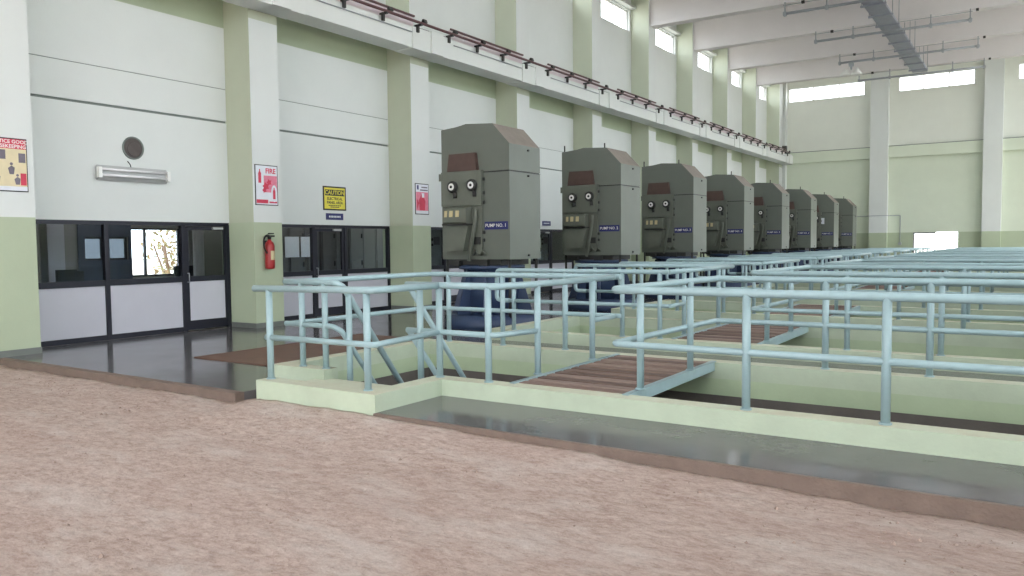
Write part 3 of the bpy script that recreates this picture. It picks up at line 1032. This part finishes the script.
for q in ((-0.02, -0.02, 0.09), (0.06, 0.06, 0.07), (-0.06, -0.1, 0.06)):
    MB().prism([(q[0] + q[2] * (0.6 + 0.4 * (t % 2)) * math.cos(t * PI / 5), q[1] + q[2] * (0.6 + 0.4 * (t % 2)) * math.sin(t * PI / 5)) for t in range(10)], 0.0155, 0.0162, 'x').build('print_flame', 'poster_red', r)
P('print_footer', -0.92, 0.1, -0.9, -0.72, 'poster_red', 1)
P('print_footer', 0.2, 0.9, -0.88, -0.8, 'poster_red', 1)
# second column poster
r, P, w, h = poster('safety_poster', 'small pink poster with white header on the column beside the first pump', 'poster', COLD, 15.27, 15.79, 2.38, 3.15)
P('print_ground', -0.93, 0.93, -0.95, 0.95, 'paper')
P('print_field', -0.9, 0.9, -0.75, 0.45, 'poster_pink', 1)
P('print_emblem', -0.75, -0.5, 0.6, 0.88, 'label_blue', 1)
P('print_line', -0.1, 0.8, 0.72, 0.8, 'poster_grey', 1)
P('print_line', -0.3, 0.85, 0.54, 0.62, 'poster_grey', 1)
MB().prism([(-0.1, -0.28), (0.1, -0.28), (0.12, -0.05), (0.05, 0.08), (0.0, 0.14), (-0.06, 0.07), (-0.13, -0.04)], 0.015, 0.017, 'x').build('print_figure', 'poster_red', r)
MB().prism([(-0.2, -0.26), (-0.12, -0.1), (-0.2, 0.0)], 0.015, 0.017, 'x').build('print_figure', 'poster_red', r)
P('print_head', -0.05, 0.3, 0.1, 0.38, 'paper', 4)
# caution sign
r, P, w, h = poster('caution_sign', 'yellow and black electrical caution sign on the wall', 'sign', 0, 12.92, 13.64, 2.44, 2.99)
P('print_ground', -0.9, 0.9, -0.88, 0.88, 'yellow')
P('print_header', -0.84, 0.84, 0.22, 0.72, 'black', 1)
text('CAUTION', 0.135, 'yellow', r, (0.016, 0, 0.128), '+x', bold=0.002)
text('ELECTRICAL', 0.088, 'black', r, (0.0155, 0, -0.01), '+x', bold=0.002)
text('PANEL AREA', 0.088, 'black', r, (0.0155, 0, -0.10), '+x', bold=0.002)
for zz, ww in ((-0.165, 0.2), (-0.2, 0.14)):
    for i in range(7):
        y = -ww + i * (2 * ww / 7)
        bx('print_line', 0.014, 0.0155, y, y + ww * 0.22, zz - 0.01, zz + 0.01, 'black', r)
def name_plate(y, label):
    r = thing('name_plate', label, 'sign', (0, y, 2.295), 'small blue plates above the partition doors')
    bx('plate', 0, 0.012, -0.27, 0.27, -0.075, 0.075, 'label_blue', r)
    for i in range(8):
        bx('print_mark', 0.012, 0.014, -0.18 + i * 0.047, -0.18 + i * 0.047 + 0.03, -0.022, 0.02, 'paper', r)


name_plate(13.27, 'small blue plate just below the yellow caution sign')
name_plate(CY(3) + COLW + 2.2, 'small blue plate above the door between the first and second pumps')

# brown mat on the floor
tag(MB().box(3.33, 5.7, 7.15, 10.6, 0.0, 0.008).box(3.33, 5.7, 7.15, 7.2, 0.008, 0.014).box(3.33, 3.38, 7.2, 10.6, 0.008, 0.014).build('floor_mat', 'mat_brown'), 'dark brown rectangular mat lying on the polished floor', 'mat')

# ------------------------------------------------------------------ pumps
def make_pump():
    r = thing('pump_motor', '', 'pump', (4.58, 13.05, 0), 'grey pump motors in a row along the left wall')
    Yf = -0.55
    MB().box(-0.8, 0.8, -0.55, 0.55, 1.33, 2.995).build('lower_housing', 'pump', r)
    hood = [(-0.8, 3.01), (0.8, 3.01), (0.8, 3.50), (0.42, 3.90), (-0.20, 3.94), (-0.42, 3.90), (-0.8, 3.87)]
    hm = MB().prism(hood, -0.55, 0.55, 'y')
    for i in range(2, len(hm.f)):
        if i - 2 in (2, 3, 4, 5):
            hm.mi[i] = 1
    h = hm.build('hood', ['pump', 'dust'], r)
    MB().box(-0.79, 0.79, -0.54, 0.54, 2.995, 3.01).box(-0.805, 0.805, -0.555, 0.555, 2.985, 2.995).build('seam', 'pump_dark', r)
    for x, y in ((0.30, -0.4), (-0.75, -0.5)):
        MB().tube([(x, y, 3.86), (x, y, 4.03)], 0.018, 8).build('lifting_stub', 'pump_dark', h)
    for y, z in ((0.1, 2.93), (0.1, 3.42), (0.1, 1.4)):
        MB().lathe([(0.02, 0.8), (0.02, 0.83)], (0, y, z), 'x', 8).build('bolt', 'pump_dark', r)
    # front panel group
    pn = MB().box(-0.74, 0.21, Yf - 0.10, Yf, 2.37, 3.03).box(-0.78, -0.70, Yf - 0.12, Yf - 0.02, 2.86, 3.0).build('front_panel', 'pump_panel', r)
    MB().prism([(-0.60, 3.035), (0.11, 3.035), (0.06, 3.37), (-0.55, 3.37)], Yf - 0.09, Yf, 'y').build('flap', 'pump_brown', r)
    for x, z in ((-0.445, 2.735), (0.02, 2.75)):
        g = MB().lathe([(0.115, Yf - 0.10), (0.115, Yf - 0.15), (0.09, Yf - 0.165)][::-1], (x, 0, z), 'y', 20).build('gauge', 'pump_dark', r)
        MB().lathe([(0.068, Yf - 0.170), (0.068, Yf - 0.164)], (x, 0, z), 'y', 18).build('dial', 'white', g)
        MB().lathe([(0.028, Yf - 0.176), (0.028, Yf - 0.170)], (x, 0, z), 'y', 12).build('dial_hub', 'black', g)
        MB().tube([(x + 0.05, Yf - 0.12, z - 0.1), (x + 0.06, Yf - 0.12, z - 0.22)], 0.04, 8).build('gauge_stem', 'pump_dark', g)
    tb = MB().prism([(Yf - 0.10, 2.34), (Yf - 0.24, 2.31), (Yf - 0.26, 2.05), (Yf - 0.22, 2.02), (Yf, 2.02), (Yf, 2.34)], -0.59, -0.04, 'x').build('terminal_box', 'pump_panel', r)
    for x, w in ((-0.55, 0.06), (-0.43, 0.08), (-0.28, 0.08)):
        MB().prism([(Yf - 0.2425, 2.27), (Yf - 0.2545, 2.15), (Yf - 0.266, 2.15), (Yf - 0.254, 2.27)], x, x + w, 'x').build('meter', 'tan', tb)
    MB().box(-0.60, -0.02, Yf - 0.27, Yf, 1.99, 2.02).build('ledge', 'pump_dark', r)
    MB().prism([(-0.58, 1.985), (-0.03, 1.985), (-0.15, 1.50), (-0.58, 1.50)], Yf - 0.2, Yf, 'y').build('cable_box', 'pump_panel', r)
    MB().tube([(0.10, Yf - 0.12, 2.30), (0.10, Yf - 0.12, 2.15), (-0.04, Yf - 0.16, 1.30)], 0.035, 8).build('pipe', 'pump_panel', r)
    MB().box(-0.66, 0.19, Yf - 0.05, Yf, 1.42, 2.36).build('side_panel', 'pump_panel', r)
    for z in (2.6, 2.42, 2.86, 1.7, 1.85):
        MB().box(0.20, 0.235, Yf - 0.04, Yf, z - 0.03, z + 0.03).build('latch', 'pump_dark', r)
    MB().box(0.02, 0.16, Yf - 0.08, Yf - 0.05, 1.62, 1.76).build('switch_box', 'pump_dark', r)
    for x in (0.0, 0.16):
        MB().tube([(x, Yf - 0.04, 1.42), (x + 0.06, Yf - 0.08, 1.52), (x + 0.1, Yf - 0.04, 1.42)], 0.025, 8).build('pipe_bend', 'pump_panel', r)
    nb = MB().box(0.23, 0.76, Yf - 0.012, Yf, 1.90, 2.05).build('number_plate', 'label_blue', r)
    # machinery below the housing
    MB().box(-0.7, 0.55, -0.5, 0.5, 1.22, 1.33).box(-0.5, -0.35, -0.62, -0.5, 1.2, 1.3).box(0.1, 0.3, -0.6, -0.5, 1.2, 1.33).build('bearing_frame', 'pump_dark', r)
    s = MB().lathe([(0.66, 1.14), (0.66, 1.21), (0.56, 1.21)][::-1], n=24).lathe([(0.52, 0.26), (0.52, 1.15)], n=24).build('stand', 'stand_blue', r)
    for i in range(8):
        a = 2 * PI * i / 8 + PI / 8
        ca, sa = math.cos(a), math.sin(a)
        pr = MB().prism([(0.5, 0.26), (0.82, 0.26), (0.56, 1.12), (0.5, 1.12)], -0.02, 0.02, 'y')
        pr.v = [(v[0] * ca - v[1] * sa, v[0] * sa + v[1] * ca, v[2]) for v in pr.v]
        pr.build('gusset', 'stand_blue', s)
    MB().lathe([(0.95, 0.0), (0.95, 0.1), (0.9, 0.26)], n=28).build('base_ring', 'stand_blue', r)
    for x, y in ((0.74, -0.48), (0.74, 0.48), (-0.74, -0.48), (-0.74, 0.48)):
        MB().tube([(x, y, 0), (x, y, 1.33)], 0.028, 8).build('leg', 'pump_dark', r)
    return r


PUMP = make_pump()
pl = ['nearest and largest grey pump motor with twin gauges', 'second grey pump motor from the front with twin gauges', 'third grey pump motor from the front with twin gauges',
      'fourth grey pump motor from the front', 'fifth grey pump motor from the front', 'sixth grey pump motor from the front', 'seventh grey pump motor with a pale notice on its side', 'farthest grey pump motor next to the rear wall']
pumps = [PUMP] + [copy_tree(PUMP) for _ in range(7)]
for i, p in enumerate(pumps):
    p.location.y = 13.05 + STEP * i
    p['label'] = pl[i]
    plate = [c for c in p.children if c.name.startswith('number_plate')][0]
    text('PUMP NO. %d' % (i + 1), 0.09, 'white', plate, (0.49, -0.566, 1.975), '-y', bold=0.001)
for c in [c for h in PUMP.children if h.name.startswith('hood') for c in h.children]:
    bpy.data.objects.remove(c)                          # the nearest motor shows no stubs
bx('notice', 0.05, 0.35, -0.566, -0.55, 2.45, 2.75, 'paper', pumps[6])

# ------------------------------------------------------------------ rear wall
mb = MB()
def rear(x0, x1, z0, z1, mi):
    mb.box(x0, x1, Y1, Y1 + 0.3, z0, z1, mi)
D0, D1, DZ = 7.86, 10.07, 2.05
rear(-0.25, D0, 0, 2.05, 1)
rear(D1, HX + 0.25, 0, 2.05, 1)
rear(-0.25, HX + 0.25, 2.05, 6.95, 2)
WB = [(0.95, 5.25), (7.0, 10.75), (12.7, 16.3)]
rear(-0.25, HX + 0.25, 6.95, 9.98, 0)
rear(-0.25, HX + 0.25, 10.80, 12, 0)
xs = [-0.25] + [v for p in WB for v in p] + [HX + 0.25]
for a, b in zip(xs[::2], xs[1::2]):
    rear(a, b, 9.98, 10.80, 0)
wb = struct(mb.build('wall_back', ['wall_cream', 'dado', 'wall_pale_green']), 'tall pale green rear wall with a bright doorway', 'wall')
for x0, x1 in ((0.0, 0.9), (5.62, 6.55), (11.2, 12.08), (16.6, 17.5)):
    m2 = MB()
    for a, b, c in ((0, 2.05, 1), (2.05, 12, 0)):
        m2.box(x0, x1, YB, Y1, a, b, c)
    m2.build('column', ['wall_white', 'dado'], wb)
for x0, x1 in ((0.9, 5.62), (6.55, 11.2), (12.08, 16.6)):
    bx('tie_beam', x0, x1, YB + 0.22, Y1, 6.3, 6.93, 'wall_pale_green', wb)
    bx('groove', x0, x1, YB + 0.25, Y1, 6.93, 6.97, 'gap', wb)
for i, (x0, x1) in enumerate(WB):
    wi += 1
    r = struct(thing('window_%d' % wi, 'high bright strip window in the rear wall, %s' % ('left', 'middle', 'right')[i], 'window', (x0, Y1 + 0.1, 9.98)))
    w = x1 - x0
    m2 = MB()
    for a, b, c, d in ((0, w, 0, 0.05), (0, w, 0.77, 0.82), (0, 0.05, 0, 0.82), (w - 0.05, w, 0, 0.82)):
        m2.box(a, b, -0.03, 0.03, c, d)
    m2.build('window_frame', 'white', r)
    for j in range(3):
        bx('pane', w * j / 3 + 0.03, w * (j + 1) / 3 - 0.03, -0.004, 0.004, 0.05, 0.77, 'glass_clear', r)
        if j:
            bx('mullion', w * j / 3 - 0.03, w * j / 3 + 0.03, -0.02, 0.02, 0.05, 0.77, 'white', r)
dr = struct(thing('door_1', 'bright doorway in the rear wall with one framed glass leaf', 'door', (D0, Y1 + 0.05, 0)))
m2 = MB()
for a, b, c, d in ((0, 0.07, 0, 2.05), (1.07, 1.13, 0, 2.05), (0.07, 1.07, 1.97, 2.05), (0.07, 1.07, 0, 0.12)):
    m2.box(a, b, -0.04, 0.04, c, d)
m2.build('leaf_frame', 'cabinet', dr)
bx('pane', 0.07, 1.07, -0.004, 0.004, 0.12, 1.97, 'glass_clear', dr)
cp = tag(MB().tube(rounded([(4.9, YB + 0.36, 3.03), (5.5, YB + 0.36, 3.03), (5.5, YB - 0.03, 3.03), (6.65, YB - 0.03, 3.03), (6.65, YB + 0.36, 3.03), (7.2, YB + 0.36, 3.03), (7.2, YB + 0.36, 1.5)], 0.05), 0.02, 8).build('conduit_pipe', 'steel'), 'thin conduit pipe running along the rear wall past the column', 'conduit')
MB().box(7.12, 7.28, YB + 0.3, YB + 0.4, 1.36, 1.5).build('junction_box', 'steel', cp)
struct(MB().box(0.9, D0, Y1 - 0.012, Y1, 0, 0.1).box(D1, HX, Y1 - 0.012, Y1, 0, 0.1).build('baseboard_back', 'skirting'), 'dark skirting along the rear wall', 'skirting')

# ------------------------------------------------------------------ right wall (outside the picture) with openings sized to light the hall
mb = MB()
for k in range(-3, 9):
    y0, y1 = CY(k) + COLW, CY(k + 1)
    if k < 6:                                             # last bays left open to brighten the rear wall
        mb.box(HX, HX + 0.25, y0, y1, 0, 2.1, 1)
        mb.box(HX, HX + 0.25, y0, y1, 2.1, 2.6, 0)
    mb.box(HX, HX + 0.25, y0, y1, 5.8, 7.2, 0)
    mb.box(HX, HX + 0.25, y0, y1, 10.8, 12, 0)
    for za, zb in ((2.6, 5.8), (7.2, 10.8)):
        mb.box(HX, HX + 0.25, y0, y0 + 0.3, za, zb, 0)
        mb.box(HX, HX + 0.25, y1 - 0.3, y1, za, zb, 0)
mb.box(HX, HX + 0.25, CY(9), Y1, 0, 12, 0)
wr = struct(mb.build('wall_right', ['wall_white', 'dado']), 'unseen right wall with openings sized to light the hall', 'wall')
for k in range(-3, 10):
    o = link('column', colmesh, wr, (HX, CY(k) + COLW, 0))
    o.rotation_euler.z = PI
struct(MB().box(HX - 1.28, HX - 0.7, Y0, Y1, 6.26, 6.74).build('trim_2', 'beam_white'), 'white crane beam along the right columns', 'crane beam')
def big_window(along, x, y, z, w, h, n, label):
    global wi
    wi += 1
    r = struct(thing('window_%d' % wi, label, 'window', (x, y, z)))
    q = (lambda a, b, t: (-t, t, a, b)) if along == 'y' else (lambda a, b, t: (a, b, -t, t))
    m2 = MB()
    for a, b, c, d in ((0, w, 0, 0.06), (0, w, h - 0.06, h), (0, 0.06, 0, h), (w - 0.06, w, 0, h)):
        m2.box(*q(a, b, 0.03), c, d)
    m2.build('window_frame', 'white', r)
    for j in range(n):
        bx('pane', *q(w * j / n + 0.04, w * (j + 1) / n - 0.04, 0.004), 0.06, h - 0.06, 'glass_clear', r)
        if j:
            bx('mullion', *q(w * j / n - 0.03, w * j / n + 0.03, 0.02), 0.06, h - 0.06, 'white', r)


for k in range(-3, 9):
    y0, y1 = CY(k) + COLW + 0.3, CY(k + 1) - 0.3
    if k < 6:
        big_window('y', HX + 0.12, y0, 2.6, y1 - y0, 3.2, 3, 'large lower window in bay %d of the right wall' % (k + 4))
    big_window('y', HX + 0.12, y0, 7.2, y1 - y0, 3.6, 3, 'large upper window added for light in bay %d of the right wall' % (k + 4))

# entrance wall behind the camera: doorway sized to limit front light, glazing added to light the beams
FY = Y0 - 0.3
mb = MB()
mb.box(-0.25, 4.5, FY, Y0, -0.3, 5.2).box(14.5, HX + 0.25, FY, Y0, -0.3, 5.2).box(-0.25, HX + 0.25, FY, Y0, 5.2, 6.8)
mb.box(-0.25, HX + 0.25, FY, Y0, 11.2, 12).box(-0.25, 0.8, FY, Y0, 6.8, 11.2).box(HX - 0.8, HX + 0.25, FY, Y0, 6.8, 11.2)
struct(mb.build('wall_front', 'wall_white'), 'unseen entrance wall with a wide doorway sized for light', 'wall')
big_window('x', 0.8, Y0 - 0.15, 6.8, HX - 1.6, 4.4, 8, 'wide glazed strip added above the entrance doorway to light the beams')

# ------------------------------------------------------------------ ceiling
ce = struct(MB().box(-0.25, HX + 0.25, Y0, Y1 + 0.3, 11.9, 12.15).build('ceiling', 'concrete_white'), 'white ceiling slab', 'ceiling')
beam = None
for k in range(-3, 9):
    if beam is None:
        o = MB().box(0.75, HX - 0.75, 0, 0.42, 10.12, 11.9).build('ceiling_beam', 'concrete_white', ce, (0, CY(k) + 0.12, 0))
        beam = o.data
    else:
        link('ceiling_beam', beam, ce, (0, CY(k) + 0.12, 0))

# cable tray below the beams
ct = thing('cable_tray', 'grey hanging cable tray with cross bars below the ceiling beams', 'cable tray', (8.72, 36, 9.85))
MB().box(-0.33, 0.33, -22, 8.2, 0, 0.01).box(-0.33, -0.32, -22, 8.2, 0, 0.12).box(0.32, 0.33, -22, 8.2, 0, 0.12).build('tray_channel', 'tray', ct)
y = -21.4
cbm = rod = None
while y < 8.2:
    if cbm is None:
        o = MB().box(-0.42, 0.42, -0.05, 0.05, -0.06, -0.002).build('cross_bar', 'tray', ct, (0, y, 0))
        cbm = o.data
        o = MB().tube([(0, 0, -0.05), (0, 0, 2.05)], 0.014, 6).build('hanger_rod', 'steel', ct, (0.39, y, 0))
        rod = o.data
        link('hanger_rod', rod, ct, (-0.39, y, 0))
    else:
        link('cross_bar', cbm, ct, (0, y, 0))
        link('hanger_rod', rod, ct, (0.39, y, 0))
        link('hanger_rod', rod, ct, (-0.39, y, 0))
    y += 1.6

# lighting pipes under the beams
def pipe_rack(k, label):
    y = CY(k) + 0.05
    r = thing('lighting_pipe', label, 'lighting pipe', (8.68, y, 9.74), 'horizontal lighting pipes below the ceiling beams')
    MB().tube([(-2.78, 0, 0), (2.82, 0, 0)], 0.05, 8).build('pipe', 'steel', r)
    MB().tube([(-2.78, 0.02, 0.3), (2.82, 0.02, 0.3)], 0.012, 6).build('conduit', 'steel', r)
    for x in (-2.72, -1.3, 1.45, 2.75):
        MB().box(x - 0.02, x + 0.02, -0.03, 0.03, -0.1, 0.40).box(x - 0.05, x + 0.05, -0.07, 0.07, -0.08, 0.06).build('hanger', 'steel', r)
    MB().box(-2.15, -2.05, -0.04, 0.08, 0.27, 0.36).build('junction_box', 'pump_dark', r)
    MB().box(2.93, 3.02, -0.04, 0.08, 0.3, 0.38).build('junction_box', 'pump_dark', r)
    return r


for k, w in ((5, 'nearest'), (6, 'second'), (7, 'third'), (8, 'farthest')):
    pr = pipe_rack(k, '%s of the four grey lighting pipes below the ceiling beams' % w)
hl = thing('high_bay_lamp', 'twin headed flood lamp hanging at the end of the third lighting pipe', 'lamp', (6.45, CY(7) + 0.05, 9.74))
MB().tube([(0, 0, -0.06), (0, 0, -0.35)], 0.04, 8).box(-0.1, 0.1, -0.08, 0.08, -0.2, -0.06).build('stem', 'steel', hl)
for sx in (-1, 1):
    MB().lathe([(0.24, -0.62), (0.20, -0.5), (0.1, -0.38), (0.06, -0.30)], (sx * 0.24, 0, 0), 'z', 16).build('reflector', 'white', hl)

# ------------------------------------------------------------------ clean up: nothing is hidden, nothing stays unlinked
bpy.context.view_layer.update()
